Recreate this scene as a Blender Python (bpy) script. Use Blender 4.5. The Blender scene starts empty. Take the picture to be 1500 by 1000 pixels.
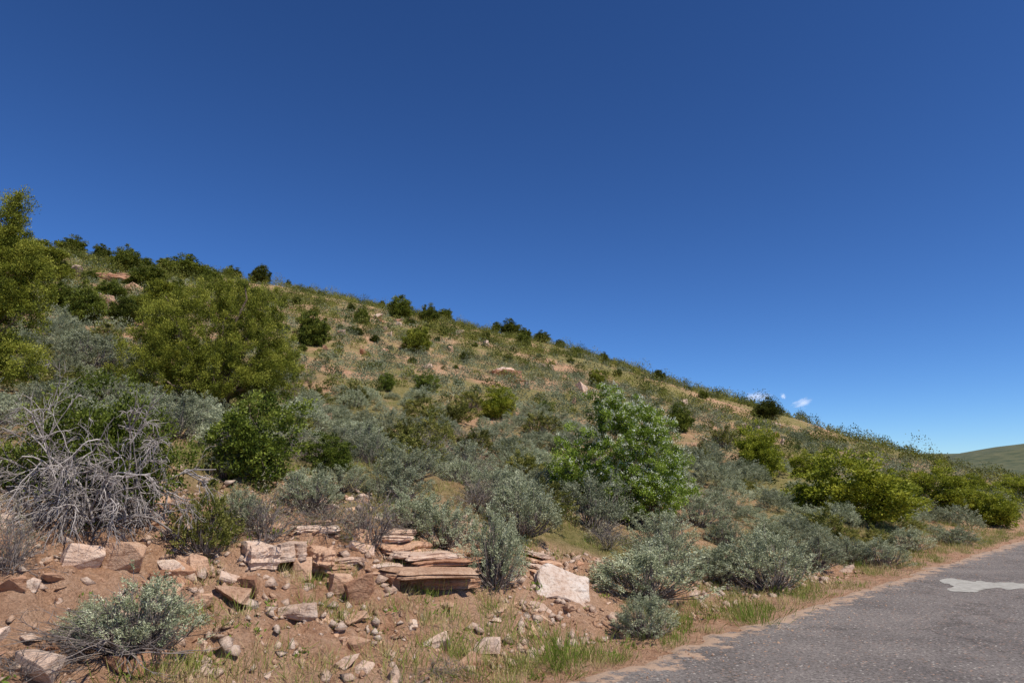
import bpy, bmesh, math, random
import numpy as np
from mathutils import noise, Vector
random.seed(7); RNG=np.random.default_rng(7)
C=bpy.context.scene.collection
PITCH=math.radians(11.3); CP,SP=math.cos(PITCH),math.sin(PITCH); EYE=1.6
def sm(t):
    t=0.0 if t<0 else (1.0 if t>1 else t); return t*t*(3-2*t)
# ------------------------------------------------------------------ terrain
PL=([4.0,4.6,5.1,6.2,7.3,8.0,9.5,12,18,400],[0,.03,.20,.72,1.36,1.66,1.97,2.42,3.75,3.75+382*.27])
PR=([4.0,4.8,5.6,7.0,9.0,12,18,400],[0,.0,.16,.62,1.15,1.95,3.5,3.5+382*.27])
EA=[-34.2,-24,-14.5,-5,5.8,13,19.3,25,30.7,34,38,45,60]
EV=[.2755,.274,.256,.226,.183,.135,.091,.053,.019,.001,-.008,-.012,-.012]
RA=[-60,-34,-15,5,20,31,40]; RV=[130,105,110,105,95,85,85]
def fb(x,y,f,o=3,seed=0.0):
    a=1.0;t=0.0
    for i in range(o):
        t+=a*noise.noise((x*f+seed,y*f-seed,seed*.37)); a*=.5; f*=2.03
    return t
def H(x,y):
    s=(x+y)*.70711; d=(y-x)*.70711; r=math.hypot(x,y)+1e-6; az=math.degrees(math.atan2(x,y))
    if d<4.05: return -.03 if d>-5 else -.03-.25*sm((-5-d)/4)
    w=sm((s-5.0)/6.0)
    dd=d-.35*noise.noise((s*.45,3.1,0))*sm((d-4.4)/1.5)
    zn=float(np.interp(dd,*PL))*(1-w)+float(np.interp(dd,*PR))*w
    if r>16:
        if az<-34.2: E=.28*max(0,math.cos(math.radians(az+45)))
        else: E=float(np.interp(az,EA,EV))
        R=float(np.interp(az,RA,RV))
        rr=min(r,R)
        zn2=zn if r<=R else zn*R/r
        t=sm(math.log(rr/16)/math.log(R/16))
        e=(zn2-EYE)/rr*(1-t)+E*t
        z=EYE+e*rr
        if r>R: z=max(z-.12*(r-R),min(z,-.5))
        m=sm((d-5)/8); z=zn*(1-m)+z*m if r<=R else z*m
    else: z=zn
    k=sm((d-4.1)/1.2)
    bk=sm((d-4.6)/.6)*sm((9.5-d)/1.5)*(1-.6*w)
    z+=k*(.07*fb(x,y,.9,3,1.7)+.022*fb(x,y,4.5,2,5.1)*(1 if r<25 else .4))
    if bk>0:
        n1=noise.noise((x*2.1,y*2.1,3.3)); n2=noise.noise((s*2.6,d*.7,8.8)); n3=noise.noise((x*5.5,y*5.5,6.1))
        z+=bk*(.09*n1+.12*(abs(n2)-.25)+.07*(.2-abs(n3))+.035*fb(x,y,9,2,2.2))
    if r>22: z+=sm((r-22)/30)*(.6*fb(x,y,.07,3,9.3)+.12*noise.noise((x*.4,y*.4,4)))*sm((d-6)/12)
    return z-.03*(1-k)
def ray(px,py):
    u=(px-750)/1000; v=(500-py)/1000
    return (u,CP-SP*v,SP+CP*v)
def at(px,py):
    dx,dy,dz=ray(px,py); t=3.0; best=(1e9,t); pt=t
    while t<170:
        g=EYE+dz*t-H(dx*t,dy*t)
        if g<=0:
            a,b=pt,t
            for _ in range(14):
                m=(a+b)/2
                if EYE+dz*m-H(dx*m,dy*m)<=0: b=m
                else: a=m
            t=b; best=(0,t); break
        q=g/t
        if q<best[0] and t>10: best=(q,t)
        pt=t; t*=1.008
    t=best[1]; x,y=dx*t,dy*t
    return x,y,H(x,y),t
# ------------------------------------------------------------------ object helpers
def put(o,parent=None):
    C.objects.link(o)
    if parent is not None: o.parent=parent
    return o
def tag(o,label=None,cat=None,group=None,kind=None):
    if label: o['label']=label
    if cat: o['category']=cat
    if group: o['group']=group
    if kind: o['kind']=kind
    return o
def empty(name,loc,rz=0,sc=(1,1,1)):
    o=bpy.data.objects.new(name,None); o.location=loc; o.rotation_euler=(0,0,rz); o.scale=sc; o.empty_display_size=.2
    return put(o)
def mesh_np(name,V,F,mat,tint=None,smooth=False):
    V=np.asarray(V,dtype=np.float32); F=np.asarray(F,dtype=np.int32); k=F.shape[1]; m=len(F)
    me=bpy.data.meshes.new(name)
    me.vertices.add(len(V)); me.vertices.foreach_set('co',V.ravel())
    me.loops.add(m*k); me.loops.foreach_set('vertex_index',F.ravel())
    me.polygons.add(m); me.polygons.foreach_set('loop_start',np.arange(0,m*k,k,dtype=np.int32))
    if smooth: me.polygons.foreach_set('use_smooth',np.ones(m,dtype=bool))
    me.update(calc_edges=True)
    if tint is not None:
        a=me.attributes.new('tint','FLOAT','POINT'); a.data.foreach_set('value',np.asarray(tint,dtype=np.float32))
    me.materials.append(mat)
    return me
def nrm(a): return a/(np.linalg.norm(a,axis=1,keepdims=True)+1e-9)
def leaves(P,D,L,W,T):
    n=len(P); D=nrm(D); S=nrm(np.cross(D,RNG.normal(size=(n,3))))
    L=np.broadcast_to(L,(n,))[:,None]; W=np.broadcast_to(W,(n,))[:,None]
    V=np.stack([P,P+D*L*.5+S*W*.5,P+D*L,P+D*L*.5-S*W*.5],axis=1).reshape(-1,3)
    return V,np.arange(4*n).reshape(-1,4),np.repeat(T,4)
class Tubes:
    def __init__(s): s.V=[];s.F=[];s.T=[];s.n=0
    def add(s,path,r0,r1,k=4,t=None):
        P=np.asarray(path,float); n=len(P)
        T=np.gradient(P,axis=0); T=nrm(T)
        ref=np.array([0.3,.2,1.0]) if abs(T[0][2])<.8 else np.array([1.0,.1,0])
        A=nrm(np.cross(T,ref)); B=np.cross(T,A)
        R=np.linspace(r0,r1,n)[:,None,None]; an=np.arange(k)*2*math.pi/k
        V=P[:,None,:]+R*(A[:,None,:]*np.cos(an)[None,:,None]+B[:,None,:]*np.sin(an)[None,:,None])
        i=np.arange(n-1)[:,None]*k; j=np.arange(k)[None,:]; j2=(j+1)%k
        F=np.stack([i+j,i+j2,i+k+j2,i+k+j],axis=2).reshape(-1,4)+s.n
        s.V.append(V.reshape(-1,3)); s.F.append(F); s.T.append(np.full(n*k,random.random() if t is None else t)); s.n+=n*k
    def mesh(s,name,mat): return mesh_np(name,np.concatenate(s.V),np.concatenate(s.F),mat,np.concatenate(s.T),True)
def wander(p,d,L,n,wob,up=0.0):
    p=np.array(p,float); d=np.array(d,float); d/=np.linalg.norm(d); out=[p.copy()]
    for i in range(n):
        d=d+np.array([random.gauss(0,wob),random.gauss(0,wob),random.gauss(0,wob)+up]); d/=np.linalg.norm(d)
        p=p+d*L/n; out.append(p.copy())
    return np.array(out),d
def bez(a,b,c,n=7,wob=0.0):
    a,b,c=map(np.array,(a,b,c)); t=np.linspace(0,1,n)[:,None]
    P=(1-t)**2*a+2*t*(1-t)*b+t*t*c
    if wob: P[1:-1]+=RNG.normal(size=(n-2,3))*wob
    return P
# ------------------------------------------------------------------ materials
def newmat(name):
    m=bpy.data.materials.new(name); m.use_nodes=True; nt=m.node_tree; nt.nodes.clear()
    out=nt.nodes.new('ShaderNodeOutputMaterial'); return m,nt,out
def N(nt,t,**k):
    n=nt.nodes.new(t)
    for a,b in k.items():
        if a in n.inputs.keys(): n.inputs[a].default_value=b
        else: setattr(n,a,b)
    return n
def ramp(nt,fac,stops,interp='LINEAR'):
    r=nt.nodes.new('ShaderNodeValToRGB'); r.color_ramp.interpolation=interp
    e=r.color_ramp.elements
    while len(e)<len(stops): e.new(.5)
    for i,(p,c) in enumerate(stops):
        e[i].position=p; e[i].color=(c[0],c[1],c[2],1) if not isinstance(c,(int,float)) else (c,c,c,1)
    nt.links.new(fac,r.inputs[0]); return r
def mixc(nt,f,a,b,mode='MIX'):
    m=nt.nodes.new('ShaderNodeMix'); m.data_type='RGBA'; m.blend_type=mode
    for i,v in ((0,f),(6,a),(7,b)):
        if hasattr(v,'links') or hasattr(v,'is_linked'): nt.links.new(v,m.inputs[i])
        elif i==0: m.inputs[0].default_value=v
        else: m.inputs[i].default_value=(v[0],v[1],v[2],1)
    return m.outputs[2]
def leafmat(name,stops,trans=.25,var=.25,rough=.65):
    m,nt,out=newmat(name); L=nt.links.new
    at_=N(nt,'ShaderNodeAttribute',attribute_name='tint'); oi=N(nt,'ShaderNodeObjectInfo')
    r=ramp(nt,at_.outputs['Fac'],stops)
    mr=N(nt,'ShaderNodeMapRange'); L(oi.outputs['Random'],mr.inputs[0]); mr.inputs[3].default_value=1-var; mr.inputs[4].default_value=1+var
    hs=N(nt,'ShaderNodeHueSaturation'); L(r.outputs[0],hs.inputs['Color']); L(mr.outputs[0],hs.inputs['Value'])
    p=N(nt,'ShaderNodeBsdfPrincipled',Roughness=rough); p.inputs['Specular IOR Level'].default_value=.15
    L(hs.outputs[0],p.inputs['Base Color'])
    t=N(nt,'ShaderNodeBsdfTranslucent'); L(hs.outputs[0],t.inputs[0])
    mx=N(nt,'ShaderNodeMixShader'); mx.inputs[0].default_value=trans
    L(p.outputs[0],mx.inputs[1]); L(t.outputs[0],mx.inputs[2]); L(mx.outputs[0],out.inputs[0]); return m
def barkmat(name,a,b,scale=30):
    m,nt,out=newmat(name); L=nt.links.new
    at_=N(nt,'ShaderNodeAttribute',attribute_name='tint'); tc=N(nt,'ShaderNodeTexCoord')
    no=N(nt,'ShaderNodeTexNoise',Scale=scale); L(tc.outputs['Object'],no.inputs[0])
    ad=N(nt,'ShaderNodeMath',operation='ADD'); L(at_.outputs['Fac'],ad.inputs[0]); L(no.outputs[0],ad.inputs[1])
    ml=N(nt,'ShaderNodeMath',operation='MULTIPLY'); L(ad.outputs[0],ml.inputs[0]); ml.inputs[1].default_value=.5
    r=ramp(nt,ml.outputs[0],[(.2,a),(.8,b)])
    p=N(nt,'ShaderNodeBsdfPrincipled',Roughness=.85); L(r.outputs[0],p.inputs['Base Color'])
    bp=N(nt,'ShaderNodeBump',Strength=.5,Distance=.01); L(no.outputs[0],bp.inputs['Height']); L(bp.outputs[0],p.inputs['Normal'])
    L(p.outputs[0],out.inputs[0]); return m
M={}
M['sage']=leafmat('sage_leaf',[(0,(.11,.135,.07)),(.5,(.295,.32,.19)),(1,(.50,.52,.35))],.2,.28)
M['olive']=leafmat('olive_leaf',[(0,(.035,.05,.008)),(.5,(.16,.17,.032)),(1,(.36,.33,.10))],.25,.3)
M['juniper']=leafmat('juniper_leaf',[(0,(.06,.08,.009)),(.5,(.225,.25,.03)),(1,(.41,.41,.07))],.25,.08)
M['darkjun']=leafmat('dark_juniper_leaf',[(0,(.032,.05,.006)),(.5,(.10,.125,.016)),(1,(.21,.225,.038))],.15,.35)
M['green']=leafmat('green_leaf',[(0,(.045,.07,.01)),(.5,(.14,.185,.024)),(1,(.29,.34,.06))],.3,.2,.45)
M['bloom']=leafmat('bloom_bush_leaf',[(0,(.07,.115,.012)),(.5,(.21,.30,.035)),(1,(.38,.47,.09))],.3,.05,.5)
M['willow']=leafmat('willow_leaf',[(0,(.10,.13,.01)),(.5,(.275,.305,.028)),(1,(.46,.46,.06))],.3,.15,.5)
M['flower']=leafmat('white_petal',[(0,(.64,.70,.46)),(1,(.86,.87,.76))],.35,.03)
M['dry']=leafmat('dry_leaf',[(0,(.10,.09,.05)),(.5,(.22,.20,.13)),(1,(.38,.34,.24))],.15,.2)
M['grass']=leafmat('grass_blade',[(0,(.13,.21,.022)),(.35,(.23,.28,.05)),(.6,(.37,.33,.12)),(1,(.60,.48,.25))],.3,.05)
M['deadwood']=barkmat('dead_wood',(.12,.10,.09),(.50,.45,.41))
M['bark']=barkmat('bark',(.07,.045,.03),(.22,.16,.11))
M['twig']=barkmat('twig',(.09,.075,.065),(.30,.25,.22))
def rockmat(name,a,b,c):
    m,nt,out=newmat(name); L=nt.links.new
    oi=N(nt,'ShaderNodeObjectInfo'); ge=N(nt,'ShaderNodeNewGeometry')
    n1=N(nt,'ShaderNodeTexNoise',Scale=2.8,Detail=8,Roughness=.65); L(ge.outputs['Position'],n1.inputs[0])
    n2=N(nt,'ShaderNodeTexNoise',Scale=26,Detail=6,Roughness=.7); L(ge.outputs['Position'],n2.inputs[0])
    nw=N(nt,'ShaderNodeTexNoise',Scale=3.0,Detail=2); L(ge.outputs['Position'],nw.inputs[0])
    va=N(nt,'ShaderNodeVectorMath',operation='MULTIPLY_ADD'); L(nw.outputs['Color'],va.inputs[0]); va.inputs[1].default_value=(.12,.12,.12); L(ge.outputs['Position'],va.inputs[2])
    mp=N(nt,'ShaderNodeMapping'); mp.inputs['Scale'].default_value=(1.5,1.5,20); mp.inputs['Rotation'].default_value=(.12,.1,0); L(va.outputs[0],mp.inputs[0])
    n3=N(nt,'ShaderNodeTexNoise',Scale=1,Detail=4); L(mp.outputs[0],n3.inputs[0])
    r1=ramp(nt,n1.outputs[0],[(.3,a),(.5,b),(.7,c)])
    c2=mixc(nt,.22,r1.outputs[0],ramp(nt,n3.outputs[0],[(.35,a),(.65,c)]).outputs[0])
    sp=ramp(nt,n2.outputs[0],[(.34,(.55,.45,.39)),(.52,(1,1,1))])
    c3=mixc(nt,.7,c2,sp.outputs[0],'MULTIPLY')
    mr=N(nt,'ShaderNodeMapRange'); L(oi.outputs['Random'],mr.inputs[0]); mr.inputs[3].default_value=.78; mr.inputs[4].default_value=1.12
    hs=N(nt,'ShaderNodeHueSaturation'); L(c3,hs.inputs['Color']); L(mr.outputs[0],hs.inputs['Value'])
    p=N(nt,'ShaderNodeBsdfPrincipled',Roughness=.9); p.inputs['Specular IOR Level'].default_value=.15; L(hs.outputs[0],p.inputs['Base Color'])
    ad=N(nt,'ShaderNodeMath',operation='ADD'); L(n2.outputs[0],ad.inputs[0]); L(n3.outputs[0],ad.inputs[1])
    bp=N(nt,'ShaderNodeBump',Strength=.9,Distance=.03); L(ad.outputs[0],bp.inputs['Height']); L(bp.outputs[0],p.inputs['Normal'])
    L(p.outputs[0],out.inputs[0]); return m
M['rock']=rockmat('sandstone',(.43,.24,.145),(.59,.37,.24),(.71,.51,.36))
M['rockred']=rockmat('red_sandstone',(.31,.15,.085),(.46,.25,.15),(.58,.37,.24))
M['rockpale']=rockmat('pale_sandstone',(.56,.37,.26),(.70,.51,.385),(.78,.66,.55))
M['rockwhite']=rockmat('whitish_sandstone',(.50,.32,.22),(.70,.58,.48),(.80,.74,.67))
def groundmat():
    m,nt,out=newmat('hill_soil'); L=nt.links.new
    ge=N(nt,'ShaderNodeNewGeometry'); at_=N(nt,'ShaderNodeAttribute',attribute_name='tint')
    P=ge.outputs['Position']
    def noi(s,d=6,r=.6):
        n=N(nt,'ShaderNodeTexNoise',Scale=s,Detail=d,Roughness=r); L(P,n.inputs[0]); return n.outputs[0]
    a=noi(.7); b=noi(7,8,.72); c=noi(45,5,.75); e=noi(.16,5,.6)
    soil=ramp(nt,b,[(.28,(.34,.17,.095)),(.5,(.57,.33,.20)),(.72,(.70,.47,.32))]).outputs[0]
    soil2=mixc(nt,ramp(nt,a,[(.4,0.0),(.65,1.0)]).outputs[0],soil,(.68,.47,.32))
    soil3=mixc(nt,.5,soil,soil2)
    fine=ramp(nt,c,[(.32,(.52,.48,.45)),(.6,(1.12,1.12,1.12))]).outputs[0]
    soil4=mixc(nt,.85,soil3,fine,'MULTIPLY')
    veg=ramp(nt,b,[(.3,(.14,.125,.045)),(.52,(.27,.235,.09)),(.72,(.46,.34,.17))]).outputs[0]
    vg=mixc(nt,.6,veg,fine,'MULTIPLY')
    patch=ramp(nt,e,[(.42,.0),(.58,.95)]).outputs[0]
    ad=N(nt,'ShaderNodeMath',operation='ADD',use_clamp=True); L(patch,ad.inputs[0])
    p2=ramp(nt,a,[(.38,-.0),(.65,.55)]).outputs[0]; L(p2,ad.inputs[1])
    mu=N(nt,'ShaderNodeMath',operation='MULTIPLY'); L(ad.outputs[0],mu.inputs[0]); L(at_.outputs['Fac'],mu.inputs[1])
    col=mixc(nt,mu.outputs[0],soil4,vg)
    p=N(nt,'ShaderNodeBsdfPrincipled',Roughness=.95); p.inputs['Specular IOR Level'].default_value=.1; L(col,p.inputs['Base Color'])
    h=N(nt,'ShaderNodeMath',operation='MULTIPLY_ADD'); L(c,h.inputs[0]); h.inputs[1].default_value=.35; L(b,h.inputs[2])
    bp=N(nt,'ShaderNodeBump',Strength=1.0,Distance=.12); L(h.outputs[0],bp.inputs['Height']); L(bp.outputs[0],p.inputs['Normal'])
    L(p.outputs[0],out.inputs[0]); return m
def roadmat():
    m,nt,out=newmat('old_asphalt'); L=nt.links.new
    ge=N(nt,'ShaderNodeNewGeometry'); P=ge.outputs['Position']
    n1=N(nt,'ShaderNodeTexNoise',Scale=.9,Detail=7,Roughness=.65); L(P,n1.inputs[0])
    n2=N(nt,'ShaderNodeTexNoise',Scale=32,Detail=6,Roughness=.9); L(P,n2.inputs[0])
    v=N(nt,'ShaderNodeTexVoronoi',Scale=32); L(P,v.inputs[0])
    base=ramp(nt,n1.outputs[0],[(.35,(.145,.13,.12)),(.65,(.24,.215,.195))]).outputs[0]
    b2=mixc(nt,.95,base,ramp(nt,n2.outputs[0],[(.38,(.28,.28,.28)),(.62,(1.65,1.6,1.55))]).outputs[0],'MULTIPLY')
    st=N(nt,'ShaderNodeMath',operation='LESS_THAN'); L(v.outputs['Distance'],st.inputs[0]); st.inputs[1].default_value=.33
    wn=N(nt,'ShaderNodeSeparateColor'); L(v.outputs['Color'],wn.inputs[0])
    gt=N(nt,'ShaderNodeMath',operation='GREATER_THAN'); L(wn.outputs[0],gt.inputs[0]); gt.inputs[1].default_value=.55
    mm=N(nt,'ShaderNodeMath',operation='MULTIPLY'); L(st.outputs[0],mm.inputs[0]); L(gt.outputs[0],mm.inputs[1])
    stc=ramp(nt,wn.outputs[1],[(0,(.50,.31,.21)),(.5,(.06,.055,.05)),(1,(.58,.52,.45))]).outputs[0]
    b3=mixc(nt,mm.outputs[0],b2,stc)
    nd=N(nt,'ShaderNodeTexNoise',Scale=2.5,Detail=6,Roughness=.7); L(P,nd.inputs[0])
    ml=N(nt,'ShaderNodeVectorMath',operation='MULTIPLY_ADD'); L(nd.outputs['Color'],ml.inputs[0]); ml.inputs[1].default_value=(1.1,1.1,1.1); L(P,ml.inputs[2])
    v2=N(nt,'ShaderNodeTexVoronoi',Scale=.33,feature='DISTANCE_TO_EDGE'); L(ml.outputs[0],v2.inputs[0])
    cr=ramp(nt,v2.outputs[0],[(0,(.32,.30,.28)),(.011,(1,1,1))]).outputs[0]
    b4=mixc(nt,.65,b3,cr,'MULTIPLY')
    at_=N(nt,'ShaderNodeAttribute',attribute_name='tint'); n5=N(nt,'ShaderNodeTexNoise',Scale=5,Detail=6,Roughness=.7); L(P,n5.inputs[0])
    sb=N(nt,'ShaderNodeMath',operation='ADD'); L(at_.outputs['Fac'],sb.inputs[0]); L(n5.outputs[0],sb.inputs[1])
    dr=ramp(nt,sb.outputs[0],[(.9,0.0),(1.2,.85)]).outputs[0]
    b5=mixc(nt,dr,b4,(.54,.37,.25))
    p=N(nt,'ShaderNodeBsdfPrincipled',Roughness=.9); p.inputs['Specular IOR Level'].default_value=.2; L(b5,p.inputs['Base Color'])
    bp=N(nt,'ShaderNodeBump',Strength=.8,Distance=.014); L(n2.outputs[0],bp.inputs['Height']); L(bp.outputs[0],p.inputs['Normal'])
    L(p.outputs[0],out.inputs[0]); return m
def plainmat(name,a,b,scale,rough=.9,bump=.3):
    m,nt,out=newmat(name); L=nt.links.new
    ge=N(nt,'ShaderNodeNewGeometry'); n=N(nt,'ShaderNodeTexNoise',Scale=scale,Detail=8,Roughness=.7); L(ge.outputs['Position'],n.inputs[0])
    r=ramp(nt,n.outputs[0],[(.35,a),(.65,b)]); p=N(nt,'ShaderNodeBsdfPrincipled',Roughness=rough); L(r.outputs[0],p.inputs['Base Color'])
    bp=N(nt,'ShaderNodeBump',Strength=bump,Distance=.02); L(n.outputs[0],bp.inputs['Height']); L(bp.outputs[0],p.inputs['Normal'])
    L(p.outputs[0],out.inputs[0]); return m
# ------------------------------------------------------------------ ground sheet
azs=np.radians(np.concatenate([np.arange(-180,-60,4),np.arange(-60,66,.26),np.arange(66,180,4)]))
rs=np.concatenate([[.0],np.geomspace(1.2,4.2,14,endpoint=False),np.geomspace(4.2,14,230,endpoint=False),np.geomspace(14,2000,180)])
V=[];T=[]
def bank_top(s): return 7.6*(1-sm((s-3)/6))+5.3*sm((s-3)/6)
for r in rs:
    for a in azs:
        x=r*math.sin(a); y=r*math.cos(a); V.append((x,y,H(x,y)))
        s=(x+y)*.7071; d=(y-x)*.7071
        T.append(sm((d-bank_top(s)+.5+.9*noise.noise((x*.8,y*.8,4)))/1.6) if d>3.9 else .0)
na=len(azs); nr=len(rs)
I=np.arange((nr-1)*na).reshape(nr-1,na); J=np.roll(I,-1,axis=1)
F=np.stack([I,J,J+na,I+na],axis=2).reshape(-1,4)[:, ::-1]
g=put(bpy.data.objects.new('ground',mesh_np('ground',V,F,groundmat(),T,True))); tag(g,'reddish soil bank and grassy hillside terrain','ground',kind='structure')
# road
V=[];F=[];T=[];ss=np.concatenate([np.arange(-30,40,.06),np.geomspace(40,600,60)]);ds=np.concatenate([[0],np.linspace(.1,.8,5),[.86,.9,.93,.96,.985,1]])
for s in ss:
    e1=3.88-.010*max(0,min(s-8,30))+.16*noise.noise((s*.8,0,0))+.14*noise.noise((s*2.7,5,0))+.10*noise.noise((s*7,2,0)); e0=-3.7+.1*noise.noise((s*.8,9,0))
    for q in ds:
        d=e0+(e1-e0)*q; V.append(((s-d)*.70711,(s+d)*.70711,(.004 if 0<q<1 else -.04))); T.append(max(0,(q-.88)/.12)*.6)
n=len(ds)
for i in range(len(ss)-1):
    for j in range(n-1): F.append((i*n+j,(i+1)*n+j,(i+1)*n+j+1,i*n+j+1))
o=put(bpy.data.objects.new('road',mesh_np('road',V,F,roadmat(),T))); tag(o,'worn grey asphalt road with crumbling edge','road',kind='structure')
# pale repair patch
pp=[(1376,850),(1392,847),(1408,849),(1425,852),(1438,851),(1455,854),(1478,853),(1500,855),(1530,858),(1545,862),(1520,865),(1495,862),(1475,864),(1458,861),(1440,864),(1428,868),(1410,867),(1392,866),(1388,862),(1398,859),(1392,856),(1382,854)]
q2=[]
for i in range(len(pp)):
    a=pp[i];b=pp[(i+1)%len(pp)]; q2.append(a)
    for k in (1,2): q2.append((a[0]+(b[0]-a[0])*k/3+random.uniform(-2.5,2.5),a[1]+(b[1]-a[1])*k/3+random.uniform(-.7,.7)))
pv=[]
for px,py in q2:
    u,f,w=ray(px,py); t=EYE/-w; pv.append((u*t,f*t,.009))
bm=bmesh.new(); bm.faces.new([bm.verts.new(p) for p in pv]); bmesh.ops.triangulate(bm,faces=bm.faces[:]); me=bpy.data.meshes.new('road_patch'); bm.to_mesh(me); bm.free()
me.materials.append(plainmat('pale_tar_patch',(.28,.26,.22),(.46,.44,.38),9))
tag(put(bpy.data.objects.new('road_patch',me)),'pale grey repair patch on the asphalt at right','road patch',kind='structure')
# far hills
V=[];F=[];aa=np.radians(np.arange(15,130,.5));rr=np.linspace(300,1700,60)
e1x=[15,29.5,31,33,35,37.5,42,60,90,130];e1=[-.003,.006,.022,.031,.036,.041,.048,.05,.03,0]
e2x=[15,26,28.5,31,33,36,60,130];e2=[.01,.02,.028,.031,.030,.022,.02,0]
for a in aa:
    ad=math.degrees(a)
    for r in rr:
        x=r*math.sin(a);y=r*math.cos(a)
        z1=(EYE+float(np.interp(ad,e1x,e1))*700)*math.exp(-((r-700)/190)**2)
        z2=(EYE+float(np.interp(ad,e2x,e2))*1400)*math.exp(-((r-1400)/260)**2)
        V.append((x,y,max(z1,z2)-1.2+2.6*fb(x,y,.008,4,2)*sm((r-350)/200)))
n=len(rr)
for i in range(len(aa)-1):
    for j in range(n-1): F.append((i*n+j,i*n+j+1,(i+1)*n+j+1,(i+1)*n+j))
tag(put(bpy.data.objects.new('hills',mesh_np('hills',V,F,plainmat('far_hill',(.04,.06,.018),(.14,.135,.055),.12),None,True))),'distant green hill beyond the road at right','hills',kind='structure')
# ------------------------------------------------------------------ plant prototypes
def sage_mesh(seed,npl=250,nl=54,LL=.038,WW=.0115,matk='sage',dens=1.0,stems=True):
    random.seed(seed); ph=[random.uniform(0,6.28) for _ in range(4)]
    tb=Tubes(); P=[];D=[];T=[]
    for i in range(npl):
        th=random.uniform(0,6.283); rho=math.sqrt(random.random())
        lob=1+.2*math.sin(2*th+ph[0])+.16*math.sin(3*th+ph[1])+.12*math.sin(7*th+ph[2])
        nn=noise.noise((math.cos(th)*rho*2.2+seed,math.sin(th)*rho*2.2,1.5))
        hh=math.sqrt(max(0,1-rho*rho*.92))*(1+.22*math.sin(4*th+ph[3])*rho)*(1+.55*nn)*random.uniform(.66,1.0)
        if random.random()<.3: hh*=random.uniform(.35,.9)
        p=np.array([math.cos(th)*rho*.49*lob,math.sin(th)*rho*.49*lob,.05+hh*.84])
        d=np.array([p[0]*1.2,p[1]*1.2,.5])+np.array([random.gauss(0,.15),random.gauss(0,.15),0]); d/=np.linalg.norm(d)
        pl=random.uniform(.10,.22)
        if stems and i%2==0:
            b=np.array([random.gauss(0,.04),random.gauss(0,.04),-.03])
            tb.add(bez(b,np.array([p[0]*.9,p[1]*.9,p[2]*.3]),p,7,.012),random.uniform(.006,.016),.003,3)
        k=int(nl*random.uniform(.6,1.3)*dens); t=RNG.random(k)
        c=p[None,:]+d[None,:]*((t-.35)*pl)[:,None]+RNG.normal(size=(k,3))*.018
        P.append(c); D.append(d[None,:]*.8+RNG.normal(size=(k,3))*.55); T.append(np.clip(random.uniform(.1,.85)+RNG.normal(size=k)*.13+t*.12,0,1))
    P=np.concatenate(P);D=np.concatenate(D);T=np.concatenate(T);n=len(P)
    V,F,T=leaves(P,D,LL*RNG.uniform(.6,1.3,n),WW*RNG.uniform(.7,1.4,n),T)
    return mesh_np('foliage',V,F,M[matk],T),(tb.mesh('stems',M['twig']) if stems else None)
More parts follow.
